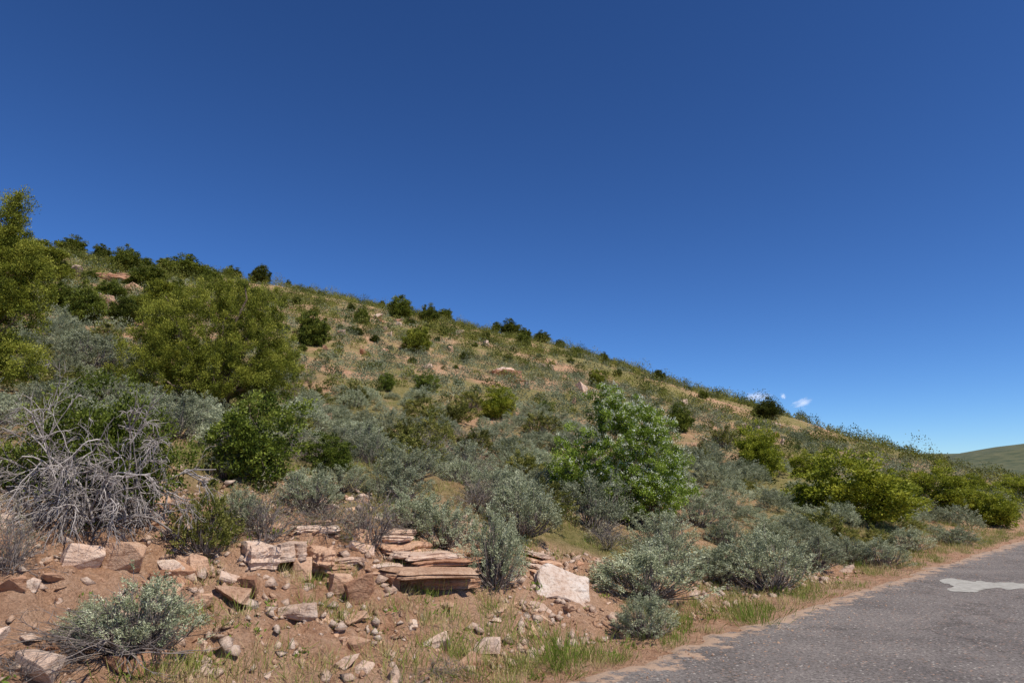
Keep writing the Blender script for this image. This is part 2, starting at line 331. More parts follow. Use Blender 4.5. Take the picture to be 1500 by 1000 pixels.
def crown_mesh(ells,ncl,nl,cr,LL,WW,matk,trunk_r=.05,base=(0,0,0),nlimb=30,shell=.35,barkk='bark',upbias=.3,seed=1,tintspread=.3,flower=None,stem_k=5,spread=.05,floor=None,stretch=1.0,lumpy=.4):
    random.seed(seed); W=np.array([e[6] for e in ells]);W=W/W.sum()
    cs=[];rs_=[]
    for i in range(ncl):
        e=ells[int(np.searchsorted(np.cumsum(W),random.random()*.9999))]
        v=np.array([random.gauss(0,1) for _ in range(3)]);v/=np.linalg.norm(v)
        q=random.random()**shell
        lum=1+lumpy*noise.noise((v[0]*2.3+seed,v[1]*2.3,v[2]*2.3))
        c=np.array(e[:3])+v*q*np.array(e[3:6])*lum
        if floor is not None and c[2]<floor: c[2]=floor+random.random()*floor
        cs.append(c); rs_.append(cr*random.uniform(.55,1.4))
    P=[];D=[];T=[]
    cen=np.array(ells[0][:3]); st=stretch
    for c,r in zip(cs,rs_):
        k=int(nl*random.uniform(.6,1.4)); v=nrm(RNG.normal(size=(k,3))); q=RNG.random(k)[:,None]**.6
        P.append(c+v*q*r*np.array([1/st**.5,1/st**.5,.85*st])); out=(c-cen); out=out/(np.linalg.norm(out)+1e-6)
        D.append(v*.6+RNG.normal(size=(k,3))*.5+out*.35+np.array([0,0,upbias]))
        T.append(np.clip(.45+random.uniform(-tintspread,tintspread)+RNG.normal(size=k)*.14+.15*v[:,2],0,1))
    P=np.concatenate(P);D=np.concatenate(D);T=np.concatenate(T);n=len(P)
    V,F,T=leaves(P,D,LL*RNG.uniform(.6,1.4,n),WW*RNG.uniform(.7,1.3,n),T)
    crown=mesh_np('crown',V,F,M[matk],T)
    tb=Tubes(); b=np.array(base,float)
    for i in range(nlimb):
        c=cs[random.randrange(len(cs))]; bb=b+np.array([random.gauss(0,spread),random.gauss(0,spread),-.1])
        mid=(bb*.55+c*.45); mid[2]=bb[2]+(c[2]-bb[2])*random.uniform(.4,.75)
        rr_=trunk_r*random.uniform(.25,1.0) if i>1 else trunk_r
        tb.add(bez(bb,mid,c,9,.02*np.linalg.norm(c-bb)),rr_,rr_*.15,stem_k)
    tm=tb.mesh('trunk',M[barkk]); fl=None
    if flower:
        nf,fr,fs,zlo=flower; FP=[];FD=[]
        for i in range(nf):
            j=random.randrange(len(cs)); c,r=cs[j],rs_[j]; v=np.array([random.gauss(.3,1),random.gauss(-.5,1),random.gauss(.7,1)]);v/=np.linalg.norm(v)
            p=c+v*r*random.uniform(.95,1.25)
            if p[2]<zlo*random.uniform(.2,1.6) or p[0]<-.6 and random.random()<.5: continue
            k=random.randint(fr-4,fr+6); FP.append(p+RNG.normal(size=(k,3))*fs*.8); FD.append(RNG.normal(size=(k,3))+np.array([0,0,.5]))
        FP=np.concatenate(FP);FD=np.concatenate(FD);n=len(FP)
        V,F,T=leaves(FP,FD,fs*RNG.uniform(.7,1.2,n),fs*.8,RNG.random(n)); fl=mesh_np('flowers',V,F,M['flower'],T)
    return crown,tm,fl
def plant(name,parts,loc,sc,rz,label,cat,group=None):
    e=empty(name,loc,rz,sc); tag(e,label,cat,group)
    for nme,me in parts:
        if me is not None: put(bpy.data.objects.new(nme,me),e)
    return e
SAGE=[sage_mesh(11+i,npl=[250,220,280,235,260,210][i]) for i in range(6)]
OLV=[sage_mesh(31+i,npl=190,nl=42,LL=.045,WW=.02,matk='olive') for i in range(3)]
DRY=[sage_mesh(41+i,npl=110,nl=12,LL=.035,WW=.012,matk='dry') for i in range(2)]
def dead_mesh(seed,nmain=34,spread=1.0,droop=-.06,depth=2,r0=.014,wob=.22,mat='deadwood',root=.07,elr=(.15,1.45)):
    random.seed(seed); tb=Tubes()
    def grow(p,d,L,r,dep):
        path,dd=wander(p,d,L,8,wob*.6,droop*.4 if dep<depth else droop); tb.add(path,r,r*.35,4)
        if dep==0: return
        for k in range(random.randint(3,5)):
            i=random.randint(2,7); q=path[i]; t=path[i]-path[i-1]; t/=np.linalg.norm(t)
            nd=t+np.array([random.gauss(0,.55),random.gauss(0,.55),random.gauss(-.1 if root>.1 else 0,.45)]); grow(q,nd,L*random.uniform(.35,.62),max(r*.55,.0022),dep-1)
    for i in range(nmain):
        th=random.uniform(0,6.28); el=random.uniform(*elr)
        grow((random.gauss(0,root),random.gauss(0,root*.7),-.03),(math.cos(th)*math.cos(el),math.sin(th)*math.cos(el),math.sin(el)),random.uniform(.45,.8)*spread,r0*random.uniform(.5,1.2),depth)
    return tb.mesh('branches',M[mat])
TW=[dead_mesh(61,34,.95,0,2,.010,.15,'twig'),dead_mesh(62,30,.95,0,2,.010,.18,'twig')]
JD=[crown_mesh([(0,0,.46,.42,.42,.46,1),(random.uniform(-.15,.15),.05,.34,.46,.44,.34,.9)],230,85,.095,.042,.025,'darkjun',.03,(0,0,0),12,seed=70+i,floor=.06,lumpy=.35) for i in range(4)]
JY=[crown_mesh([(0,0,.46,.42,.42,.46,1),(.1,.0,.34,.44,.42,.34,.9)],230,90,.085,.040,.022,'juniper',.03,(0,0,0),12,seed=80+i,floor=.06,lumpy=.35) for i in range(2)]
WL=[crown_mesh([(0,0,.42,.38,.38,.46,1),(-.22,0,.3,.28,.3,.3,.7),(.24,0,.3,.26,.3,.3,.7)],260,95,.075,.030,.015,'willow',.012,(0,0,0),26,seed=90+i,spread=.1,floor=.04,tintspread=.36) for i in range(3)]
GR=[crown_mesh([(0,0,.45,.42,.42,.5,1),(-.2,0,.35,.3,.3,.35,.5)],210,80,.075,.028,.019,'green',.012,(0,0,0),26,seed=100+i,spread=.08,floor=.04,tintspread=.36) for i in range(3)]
occupied=[]
def base_at(px,py,w,h):
    x,y,z,t=at(px,py); return x,y,z,w/1000*t,h/1000*t
def place(kind,px,py,w,h,label,cat,name,group=None,variant=0,clear=.42,zs=1.0):
    x,y,z,W,Hh=base_at(px,py,w,h); rz=(px*1.37+py)%6.28; Hh*=zs
    proto=kind[variant%len(kind)]
    if len(proto)==3: parts=[('crown',proto[0]),('trunk',proto[1]),('flowers',proto[2])]
    else: parts=[('foliage',proto[0]),('stems',proto[1])]
    occupied.append((x,y,W*clear))
    return plant(name,parts,(x,y,z-.03*Hh),(W,W,Hh),rz,label,cat,group)
G='dark junipers dotted over the hillside'
for i,(px,py,w,h,k,lab) in enumerate([
 (122,472,64,56,'d','bushy dark juniper just right of the left edge tree'),
 (60,394,74,40,'y','broad olive juniper on the skyline directly above the left edge tree'),
 (106,372,44,26,'d','grey-green juniper on the skyline, second tree from the left'),
 (147,382,28,24,'d','small round juniper on the skyline between two wider ones at left'),
 (184,398,46,38,'d','pointed juniper on the skyline left of the big juniper'),
 (180,475,54,38,'d','low dark juniper tucked behind the left side of the big juniper'),
 (272,412,70,36,'d','wide dark juniper on the skyline above the big juniper'),
 (218,425,64,34,'d','dark juniper on the slope below the pointed skyline juniper'),
 (240,458,80,46,'y','olive juniper rising behind the left shoulder of the big juniper'),
 (382,416,32,26,'d','lone round juniper on the skyline just right of the big juniper top'),
 (422,419,10,11,'d','tiny juniper on the skyline right of the lone round one'),
 (455,506,56,48,'d','round juniper standing close right of the big juniper'),
 (530,474,27,25,'d','small juniper on open grass below the ridge, left of the ridge pair'),
 (586,467,42,32,'d','dark wide juniper on the ridge, left one of the close pair'),
 (628,475,32,28,'d','round juniper just below the ridge, right one of the close pair'),
 (652,459,26,17,'d','half-sunk juniper top on the ridge above the close pair'),
 (612,516,50,37,'y','sunlit juniper alone in the middle of the slope'),
 (727,471,15,15,'d','small bluish juniper on the ridge at mid hill'),
 (747,483,34,24,'d','dark juniper on the ridge right of the small bluish one'),
 (768,485,22,17,'d','low juniper on the ridge between two larger ones'),
 (793,489,28,16,'d','flat juniper on the ridge, right end of the ridge row of four'),
 (767,508,26,19,'d','small juniper below the ridge row of four'),
 (650,492,15,14,'d','tiny dark juniper below the close pair'),
 (712,502,17,15,'d','tiny dark juniper left of the one below the ridge row'),
 (514,456,14,12,'d','tiny juniper on the slope above the open grass juniper'),
 (560,447,12,9,'d','tiny juniper on the ridge left of the close pair'),
 (846,524,15,13,'d','tiny dark juniper under the ridge right of the ridge row'),
 (873,568,28,26,'y','upright olive juniper above the white flowering bush'),
 (884,529,18,13,'d','tiny juniper on the ridge above the white flowering bush'),
 (965,558,26,15,'d','low juniper on the ridge right of the white flowering bush'),
 (995,632,44,38,'d','dark round juniper behind the right side of the white flowering bush'),
 (1030,583,16,11,'d','tiny juniper on the falling ridge line at right'),
 (1125,614,48,29,'d','dark juniper breaking the skyline beneath the small clouds'),
 (212,398,30,19,'d','low juniper on the skyline right of the pointed one'),
 (340,408,28,17,'d','low juniper on the skyline behind the big juniper top'),
 (820,500,16,11,'d','tiny juniper on the ridge right of the ridge row'),
 (130,412,26,18,'d','small juniper among pink boulders below the left skyline trees'),
 (90,412,36,24,'y','olive juniper below the grey-green skyline juniper'),
 (680,530,18,14,'d','small dark juniper right of the sunlit mid slope juniper'),
 (745,530,16,13,'d','small dark juniper above the reddish mid hill outcrop'),
 (905,552,16,12,'d','small dark juniper on the upper slope behind the flowering bush top'),
 (1180,640,16,10,'d','tiny juniper on the slope right of the one beneath the clouds'),
 (160,438,44,26,'d','low juniper between pink boulders behind the big juniper left side'),
 (245,396,34,18,'d','skyline juniper between the pointed one and the wide dark one'),
 (310,418,40,22,'d','dark juniper just behind the very top of the big juniper'),
 (85,450,50,34,'d','dark juniper filling the gap beside the left edge tree top'),
 (30,372,46,22,'d','first skyline juniper beside the left edge tree'),
 (205,462,50,30,'y','olive juniper low behind the left shoulder of the big juniper'),
 ]):
    place(JD if k=='d' else JY,px,py,w*.97,h,lab,'juniper','juniper_tree',G,i,zs=1.15)
random.seed(44)
for k in range(60):
    px=random.uniform(80,1230); b0=float(np.interp(px,[60,400,600,850,1100,1250],[388,425,462,525,606,650])); py=b0+random.uniform(4,85)*(1 if px<900 else .6)
    w=random.uniform(9,17)*(1.5 if px<420 else 1)
    x,y,z,W,Hh=base_at(px,py,w,w*.75); j=random.choice(JD)
    o=put(bpy.data.objects.new('evergreen_shrub',j[0])); o.location=(x,y,z-.05); o.scale=(W,W,Hh); o.rotation_euler=(0,0,random.uniform(0,6)); tag(o,'very small dark evergreen shrub dotting the upper hillside','shrub','very small dark evergreen shrubs on the upper hillside'); occupied.append((x,y,W*.4))
# ---- big sunlit juniper
x,y,z,t=at(305,592); S=t
ells=[(-.01,0,.10,.115,.10,.09,3),(-.07,0,.07,.072,.07,.068,1.5),(.07,0,.07,.062,.07,.068,1.5),(.035,0,.155,.045,.05,.036,.8),(-.075,0,.12,.042,.04,.04,.6),(.095,0,.05,.035,.04,.045,.7),(.075,0,.14,.035,.035,.035,.4),(0,-.05,.045,.10,.05,.045,1.3),(-.015,0,.165,.035,.035,.032,.35)]
ells=[tuple(v*S for v in e[:6])+(e[6],) for e in ells]
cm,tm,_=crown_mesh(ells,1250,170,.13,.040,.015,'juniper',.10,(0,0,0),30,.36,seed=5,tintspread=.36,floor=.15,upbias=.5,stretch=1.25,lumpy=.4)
plant('juniper_tree',[('crown',cm),('trunk',tm)],(x,y,z-.05),(1,1,1),0,'largest juniper, broad yellow-green crown standing left of centre on the slope','juniper')
occupied.append((x,y,1.9)); occupied.append((x*.93,y*.93,1.0))
# ---- left edge juniper
x,y,z,t=at(-72,578); S=t
ells=[(-.01,0,.17,.085,.08,.10,3),(.03,0,.10,.09,.08,.06,2),(.045,0,.24,.034,.04,.055,1.1),(.055,0,.29,.022,.025,.04,.4),(.075,0,.16,.05,.05,.05,1.7),(.07,0,.05,.06,.05,.035,1.0),(.09,0,.205,.03,.03,.035,.55)]
ells=[tuple(v*S for v in e[:6])+(e[6],) for e in ells]
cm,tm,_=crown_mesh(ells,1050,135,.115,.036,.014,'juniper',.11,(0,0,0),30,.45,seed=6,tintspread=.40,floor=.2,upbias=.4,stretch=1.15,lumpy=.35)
plant('juniper_tree',[('crown',cm),('trunk',tm)],(x,y,z-.05),(1,1,1),0,'tall loose juniper cut off by the left edge of the frame','juniper')
occupied.append((x,y,1.2))
# ---- white flowering bush
x,y,z,t=at(925,768); S=t
ells=[(.0,0,.10,.078,.07,.085,3),(.045,0,.065,.05,.055,.055,1.5),(-.03,0,.165,.034,.035,.034,.9),(-.065,0,.09,.05,.05,.055,1.5),(-.09,0,.055,.04,.035,.04,.8),(.015,0,.14,.042,.045,.036,1),(.0,-.03,.05,.08,.04,.04,1)]
ells=[tuple(v*S for v in e[:6])+(e[6],) for e in ells]
cm,tm,fm=crown_mesh(ells,820,110,.10,.034,.020,'bloom',.03,(0,0,0),46,.4,seed=8,flower=(2600,7,.022,.5),spread=.14,floor=.1,lumpy=.25)
plant('flowering_bush',[('crown',cm),('stems',tm),('flowers',fm)],(x,y,z-.03),(1.04,1,1.05),0,'tall green bush covered with small white flower clusters','bush')
occupied.append((x,y,1.25)); occupied.append((x-.5,y-.2,1.0))
for i,(K,px,py,w,h,lab,nm) in enumerate([
 (GR,382,708,160,150,'dark green leafy bush in front of the largest juniper','leafy_bush'),
 (GR,478,692,85,62,'low green leafy bush right of the dark green leafy bush','leafy_bush'),
 (WL,730,612,62,58,'bright green leafy bush alone among grey sagebrush mid slope','leafy_bush'),
 (GR,800,612,36,28,'small green bush right of the bright green mid slope bush','leafy_bush'),
 (GR,625,575,44,34,'small leafy bush left of the bright green mid slope bush','leafy_bush'),
 (GR,565,572,34,30,'small green bush below the sunlit mid slope juniper','leafy_bush'),
 (WL,1112,698,90,92,'slender yellow-green bush, first of the row leading to the road','willow_bush'),
 (WL,1185,700,66,50,'low yellow-green bush between the slender one and the wide one','willow_bush'),
 (WL,1252,762,185,122,'widest yellow-green bush of the roadside row','willow_bush'),
 (WL,1372,748,112,80,'yellow-green bush right of the widest one','willow_bush'),
 (WL,1455,768,96,72,'roadside yellow-green bush nearest the asphalt at the right edge','willow_bush'),
 (WL,1420,722,60,34,'low yellow-green bush behind the two roadside bushes','willow_bush'),
 (WL,1490,728,70,36,'yellow-green bush at the right edge under the distant hill','willow_bush'),
 (OLV,1025,690,40,40,'thin olive bush right of the white flowering bush','leafy_bush'),
 (OLV,298,812,85,95,'feathery olive bush beside the dead branches on the bank','leafy_bush'),
 (OLV,790,640,50,36,'olive bush right of centre among grey sagebrush','leafy_bush'),
 (OLV,520,595,44,34,'olive bush on the slope right of the largest juniper','leafy_bush'),
 (OLV,150,510,60,30,'olive bush left of the largest juniper','leafy_bush'),
 (OLV,690,600,44,30,'olive bush just left of the bright green mid slope bush','leafy_bush'),
 (OLV,1060,655,44,30,'olive bush left of the slender yellow-green bush','leafy_bush'),
 ]):
    place(K,px,py,w,h,lab,'bush',nm,'yellow-green roadside bushes' if nm=='willow_bush' else None,i)
GS='large sagebrush along the bank and shoulder'
for i,(px,py,w,h,lab) in enumerate([
 (945,872,150,80,'wide grey-green sagebrush at the foot of the slope below the white flowering bush'),
 (1125,862,125,85,'dense dark grey sagebrush near the road, right of the wide one'),
 (1052,848,80,50,'round sagebrush between the wide one and the dense dark one'),
 (945,932,88,62,'small silvery sagebrush nearest the asphalt edge'),
 (725,856,90,112,'upright sagebrush growing in front of the layered rock ledge'),
 (650,800,95,75,'sagebrush hanging over the top of the layered rock ledge'),
 (765,782,105,90,'sagebrush above the right end of the rock ledge'),
 (210,950,130,105,'sprawling sagebrush on the red soil at the bottom left'),
 (135,940,80,60,'small sagebrush left of the sprawling one at the bottom left'),
 (868,776,105,80,'grey sagebrush at the left foot of the white flowering bush'),
 (1192,832,88,50,'sagebrush on the shoulder right of the dense dark one'),
 (1290,828,80,42,'low sagebrush on the shoulder under the widest yellow-green bush'),
 (1240,822,60,40,'small sagebrush left of the low one under the widest yellow-green bush'),
 (1020,770,80,45,'pale sagebrush right of the white flowering bush'),
 (130,545,110,60,'silver sagebrush between the left edge tree and the largest juniper'),
 (275,625,70,48,'silver sagebrush at the foot of the largest juniper'),
 (595,700,90,50,'silvery sagebrush right of the green leafy bushes'),
 (500,720,80,42,'bluish low sagebrush at the top of the soil bank'),
 (830,728,80,52,'dark sagebrush in the shade left of the white flowering bush'),
 (330,700,60,50,'sagebrush squeezed between dead branches and the dark green leafy bush'),
 (450,745,90,60,'low sagebrush on the bank top below the green leafy bushes'),
 (1330,806,60,34,'sagebrush on the shoulder below the gap right of the widest bush'),
 (600,775,80,60,'sagebrush at the bank top right of the centre left twiggy bush'),
 (350,770,70,60,'sagebrush at the bank top between the olive bush and the bare twiggy bush'),
 (180,600,100,50,'silver sagebrush right behind the top of the dead branch tangle'),
 (60,610,90,50,'silver sagebrush behind the dead branch tangle near the left edge'),
 (1400,798,56,26,'last low sagebrush on the shoulder before the right edge'),
 ]):
    place(SAGE,px,py,w,h,lab,'sagebrush','sagebrush',GS,i,.45)
for i,(px,py,w,h,lab) in enumerate([
 (540,795,120,95,'bare twiggy grey bush at the top of the soil bank, centre left'),
 (385,788,120,95,'bare twiggy bush above the pale block at the bank top'),
 (700,745,90,60,'bare twiggy bush above the layered rock ledge'),
 (15,830,90,110,'bare dead bush at the left edge of the soil bank'),
 (890,800,70,50,'dry twiggy bush beneath the white flowering bush'),
 (30,985,130,60,'dead fallen twigs at the bottom left corner'),
 (640,985,110,30,'dead twigs lying at the bottom centre of the bank'),
 (470,775,90,60,'brown twiggy bush overhanging the thin stone ledge at the bank top')]):
    x,y,z,W,Hh=base_at(px,py,w,h); e=plant('dry_bush',[('branches',TW[i%2]),('leaves',DRY[i%2][0] if i not in (5,6) else None)],(x,y,z-.03),(W,W,Hh),i*1.3,lab,'dry bush','dry twiggy bushes'); occupied.append((x,y,W*.4))
xx=at(180,950)
plant('dry_bush',[('branches',TW[0])],(xx[0],xx[1],xx[2]),(1.0,1.0,.55),2,'bare grey twigs among the sprawling bottom left sagebrush','dry bush','dry twiggy bushes')
# ---- the dead tangle
x,y,z,t=at(125,755)
dm=dead_mesh(99,80,1.02,-.15,3,.0125,.26,'deadwood',.30,(.5,1.5))
cm,tm,_=crown_mesh([(0,.1,.5,.75,.4,.45,1),(-.3,.05,.35,.6,.4,.35,.8),(.35,.05,.3,.5,.35,.32,.6)],520,65,.10,.028,.017,'green',.015,(0,.2,0),20,.5,seed=9,floor=.05)
plant('dead_bush',[('branches',dm),('leaves',cm),('stems',tm)],(x,y,z),(1.0,.9,1.3),0,'great tangle of bleached grey dead branches on the left bank','dead bush')
occupied.append((x,y,1.1)); occupied.append((x,y+.6,.6))
# ---- filler
random.seed(21); cand=[]; sp=.80
for ix in range(-60,70):
    for iy in range(0,62):
        x=(ix+random.uniform(-.45,.45))*sp; y=(iy+random.uniform(-.45,.45))*sp
        r=math.hypot(x,y)
        if r<5 or r>42 or abs(math.degrees(math.atan2(x,y)))>43: continue
        s=(x+y)*.7071; d=(y-x)*.7071
        if d<bank_top(s)+random.uniform(-.3,.4): continue
        if any((x-a)**2+(y-b)**2<(c+.2)**2 for a,b,c in occupied): continue
        if random.random()<.16+.25*max(0,noise.noise((x*.3,y*.3,2))): continue
        cand.append((r,x,y))
cand.sort(); nsage=0; farS=[];farO=[]
for r,x,y in cand:
    pn=noise.noise((x*.15,y*.15,7)); w=random.uniform(.42,1.08); h=w*random.uniform(.5,.8)
    if r<10: w*=.8; h*=.8
    q=random.random(); z=H(x,y)
    if q<.15+.35*max(0,pn):
        if r<22: plant('olive_shrub',[('foliage',random.choice(OLV)[0])],(x,y,z-.03),(w*.9,w*.9,h),random.uniform(0,6),'low olive green shrub scattered among the grey sagebrush','shrub','olive shrubs among the sagebrush')
        else: farO.append((x,y,z,w*.9,h*.9))
    elif q<.28 and r<22:
        plant('dry_bush',[('branches',random.choice(TW)),('leaves',random.choice(DRY)[0])],(x,y,z-.03),(w*.95,w*.95,h*.95),random.uniform(0,6),'small brown twiggy bush among the grey sagebrush','dry bush','small dry bushes among the sagebrush')
    elif nsage<270:
        nsage+=1; s_=random.choice(SAGE)
        if r<14: zone=('silvery sagebrush on the near slope just above the soil bank','near slope sagebrush')
        elif r<21: zone=('grey sagebrush in the thick belt across the lower hillside','lower hillside sagebrush')
        else: zone=('small pale sagebrush of the belt fading up the middle hillside','middle hillside sagebrush')
        if r<15: plant('sagebrush',[('foliage',s_[0]),('stems',s_[1])],(x,y,z-.04),(w,w,h),random.uniform(0,6),zone[0],'sagebrush',zone[1])
        else:
            o=put(bpy.data.objects.new('sagebrush',s_[0])); o.location=(x,y,z-.04); o.scale=(w,w,h); o.rotation_euler=(0,0,random.uniform(0,6)); tag(o,zone[0],'sagebrush',zone[1])
    else: farS.append((x,y,z,w,h))
sp=1.2
for ix in range(-92,100):
    for iy in range(0,104):
        x=(ix+random.uniform(-.5,.5))*sp; y=(iy+random.uniform(-.5,.5))*sp; r=math.hypot(x,y); az=math.degrees(math.atan2(x,y))
        if r<41 or abs(az)>43 or r>float(np.interp(az,RA,RV))+6: continue
        d=(y-x)*.7071
        if d<5.6: continue
        pn=fb(x,y,.13,3,3)
        if random.random()<.30+1.1*pn: continue
        u=(r-42)/60
        if random.random()<.40-.26*u+.5*pn: farS.append((x,y,H(x,y),random.uniform(.5,1.4),random.uniform(.35,.8)))
        else:
            w=random.uniform(.5,1.35)*(1.7 if random.random()<.14 else 1); farO.append((x,y,H(x,y),w,w*random.uniform(.65,.95)))
def far_cover(name,L,mat,nl,ls,lw,label,cat,lo=.15,hi=.8):
    P=[];D=[];T=[];LS=[]
    for (x,y,z,w,h) in L:
        near=math.hypot(x,y)<45
        k=int(nl*(1.9 if near else 1)*(.4+w*.8)); v=nrm(RNG.normal(size=(k,3))); v[:,2]=np.abs(v[:,2]); q=RNG.random(k)[:,None]**.25
        P.append(np.array([x,y,z-.05])+v*q*np.array([w*.5,w*.5,h])*RNG.uniform(.85,1.1,size=(k,1))); D.append(v*.7+np.array([0,0,.2])+RNG.normal(size=(k,3))*.6)
        T.append(np.clip(random.uniform(lo,hi)+RNG.normal(size=k)*.07,0,1)); LS.append(np.full(k,.65 if near else 1.0))
    P=np.concatenate(P);D=np.concatenate(D);T=np.concatenate(T);LS=np.concatenate(LS);n=len(P)
    V,F,T=leaves(P,D,ls*LS*RNG.uniform(.7,1.3,n),lw*LS*RNG.uniform(.7,1.3,n),T)
    tag(put(bpy.data.objects.new(name,mesh_np(name,V,F,M[mat],T))),label,cat,kind='stuff')
far_cover('sagebrush_cover',farS,'sage',115,.10,.062,'distant sagebrush covering the upper hillside','sagebrush',.0,.6)
far_cover('shrub_cover',farO,'olive',125,.10,.07,'distant olive and dark green shrubs covering the upper hillside','shrubs',.0,.7)
# ------------------------------------------------------------------ grass
P=[];D=[];LL=[];WW=[];T=[]
random.seed(33)
def tuft(x,y,n,h,w,t,sp=.06,lay=.38):
    z=H(x,y)-.01
    a=RNG.normal(size=(n,3))*np.array([sp,sp,0]); P.append(np.array([x,y,z])+a); D.append(np.array([0,0,1.0])+RNG.normal(size=(n,3))*lay+a*2)
    LL.append(h*RNG.uniform(.5,1.2,n)); WW.append(np.full(n,w)); T.append(np.clip(t+RNG.normal(size=n)*.13,0,1))
def sd(s,d): return (s-d)*.70711,(s+d)*.70711
for i in range(3200):
    s=random.uniform(-5,26); d=random.uniform(4.2,9.0); x,y=sd(s,d)
    if d>bank_top(s)+1.5 or noise.noise((x*.7,y*.7,8))<(.08 if s<2.5 and 5.3<d<7.6 else -.22): continue
    tuft(x,y,random.randint(18,50),random.uniform(.06,.22),.005,random.choice([.15,.3,.5,.65,.8,.9]))
for i in range(1300):
    s=random.uniform(0,40); d=3.95+abs(random.gauss(0,.5)); x,y=sd(s,d)
    if noise.noise((x*.9,y*.9,18))<-.12: continue
    tuft(x,y,random.randint(10,34),random.uniform(.04,.18),.0055,random.choice([.05,.15,.3,.6,.75,.9]))
for i in range(420):   # low broad-leaved weeds
    s=random.uniform(-5,14); d=random.uniform(4.1,8.0); x,y=sd(s,d)
    if d>bank_top(s)+.3: continue
    tuft(x,y,random.randint(12,34),random.uniform(.03,.075),.016,random.choice([.0,.1,.2,.35]),.05,.9)
for px,py,h,t,n in [(825,975,.34,.2,160),(1105,915,.26,.1,150),(655,960,.28,.25,90),(720,940,.28,.4,90),(810,955,.3,.35,90),(620,920,.25,.7,80),(560,960,.2,.6,60),(490,720,.3,.85,90),(1090,900,.2,.2,80),(340,900,.2,.25,60),(745,900,.3,.7,80),(860,965,.2,.5,60),(640,860,.2,.5,60),(300,985,.2,.4,90),(250,990,.2,.5,80),(460,985,.2,.6,70),(1160,890,.2,.7,80),(1220,860,.2,.75,80),(1300,840,.2,.7,80),(760,990,.2,.4,80),(590,990,.25,.45,90),(690,980,.25,.4,90),(210,998,.22,.4,90),(350,990,.2,.55,80),(1130,898,.2,.15,80),(1010,915,.16,.2,70),(1180,880,.16,.2,60),(900,950,.2,.3,70),(1250,858,.14,.2,60)]:
    x,y,z,t_=at(px,py); tuft(x,y,n,h,.006,t,.13)
for i in range(8500):
    r=8+ (100-8)*random.random()**.8; az=math.radians(random.uniform(-43,42)); x=r*math.sin(az); y=r*math.cos(az); d=(y-x)*.7071; s=(x+y)*.7071
    if d<bank_top(s)-.5: continue
    k=max(1,r/28); tuft(x,y,int(34 if r<25 else 12),random.uniform(.10,.24),.006*k,random.choice([.2,.35,.5,.55,.62,.75]),.12*min(k,3))
P=np.concatenate(P);D=np.concatenate(D);LL=np.concatenate(LL);WW=np.concatenate(WW);T=np.concatenate(T)
V,F,T=leaves(P,D,LL,WW,T)
tag(put(bpy.data.objects.new('grass',mesh_np('grass',V,F,M['grass'],T))),'green and dry grass tufts on bank, shoulder and hillside','grass',kind='stuff')
# ------------------------------------------------------------------ rocks
def rock_mesh(seed,mat,flat=1.0,npt=12):
    random.seed(seed); bm=bmesh.new()
    for i in range(npt):
        v=Vector((random.gauss(0,1),random.gauss(0,1),random.gauss(0,1))).normalized()
        v=Vector((max(-.62,min(.62,v.x)),max(-.66,min(.66,v.y)),max(-.55,min(.55,v.z))))
        bm.verts.new((v.x*.76,v.y*.6,v.z*.66*flat))
    bmesh.ops.convex_hull(bm,input=bm.verts[:])
    for v in [v for v in bm.verts if not v.link_faces]: bm.verts.remove(v)
    bmesh.ops.bevel(bm,geom=bm.edges[:],offset=.014,segments=1,affect='EDGES',profile=.6)
    bmesh.ops.triangulate(bm,faces=bm.faces[:]); bmesh.ops.subdivide_edges(bm,edges=[e for e in bm.edges if e.calc_length()>.2],cuts=2,use_grid_fill=True)
    for v in bm.verts:
        v.co+=noise.noise_vector(v.co*4+Vector((seed,0,0)))*.03+noise.noise_vector(v.co*11+Vector((seed,3,0)))*.014
    me=bpy.data.meshes.new('rock'); bm.to_mesh(me); bm.free(); me.materials.append(M[mat]); return me
RK=[rock_mesh(200+i,'rock',random.choice([.6,.8,1])) for i in range(8)]
RR=[rock_mesh(220+i,'rockred',.8) for i in range(4)]
RP=[rock_mesh(230+i,'rockpale',.8) for i in range(5)]
def rock(me,x,y,z,w,d,h,rz,label,group=None,name='rock',tilt=.25):
    o=put(bpy.data.objects.new(name,me)); o.location=(x,y,z+h*.1); o.scale=(w,d,h); o.rotation_euler=(random.uniform(-tilt,tilt),random.uniform(-tilt,tilt),rz); tag(o,label,'rock',group); return o
random.seed(5)
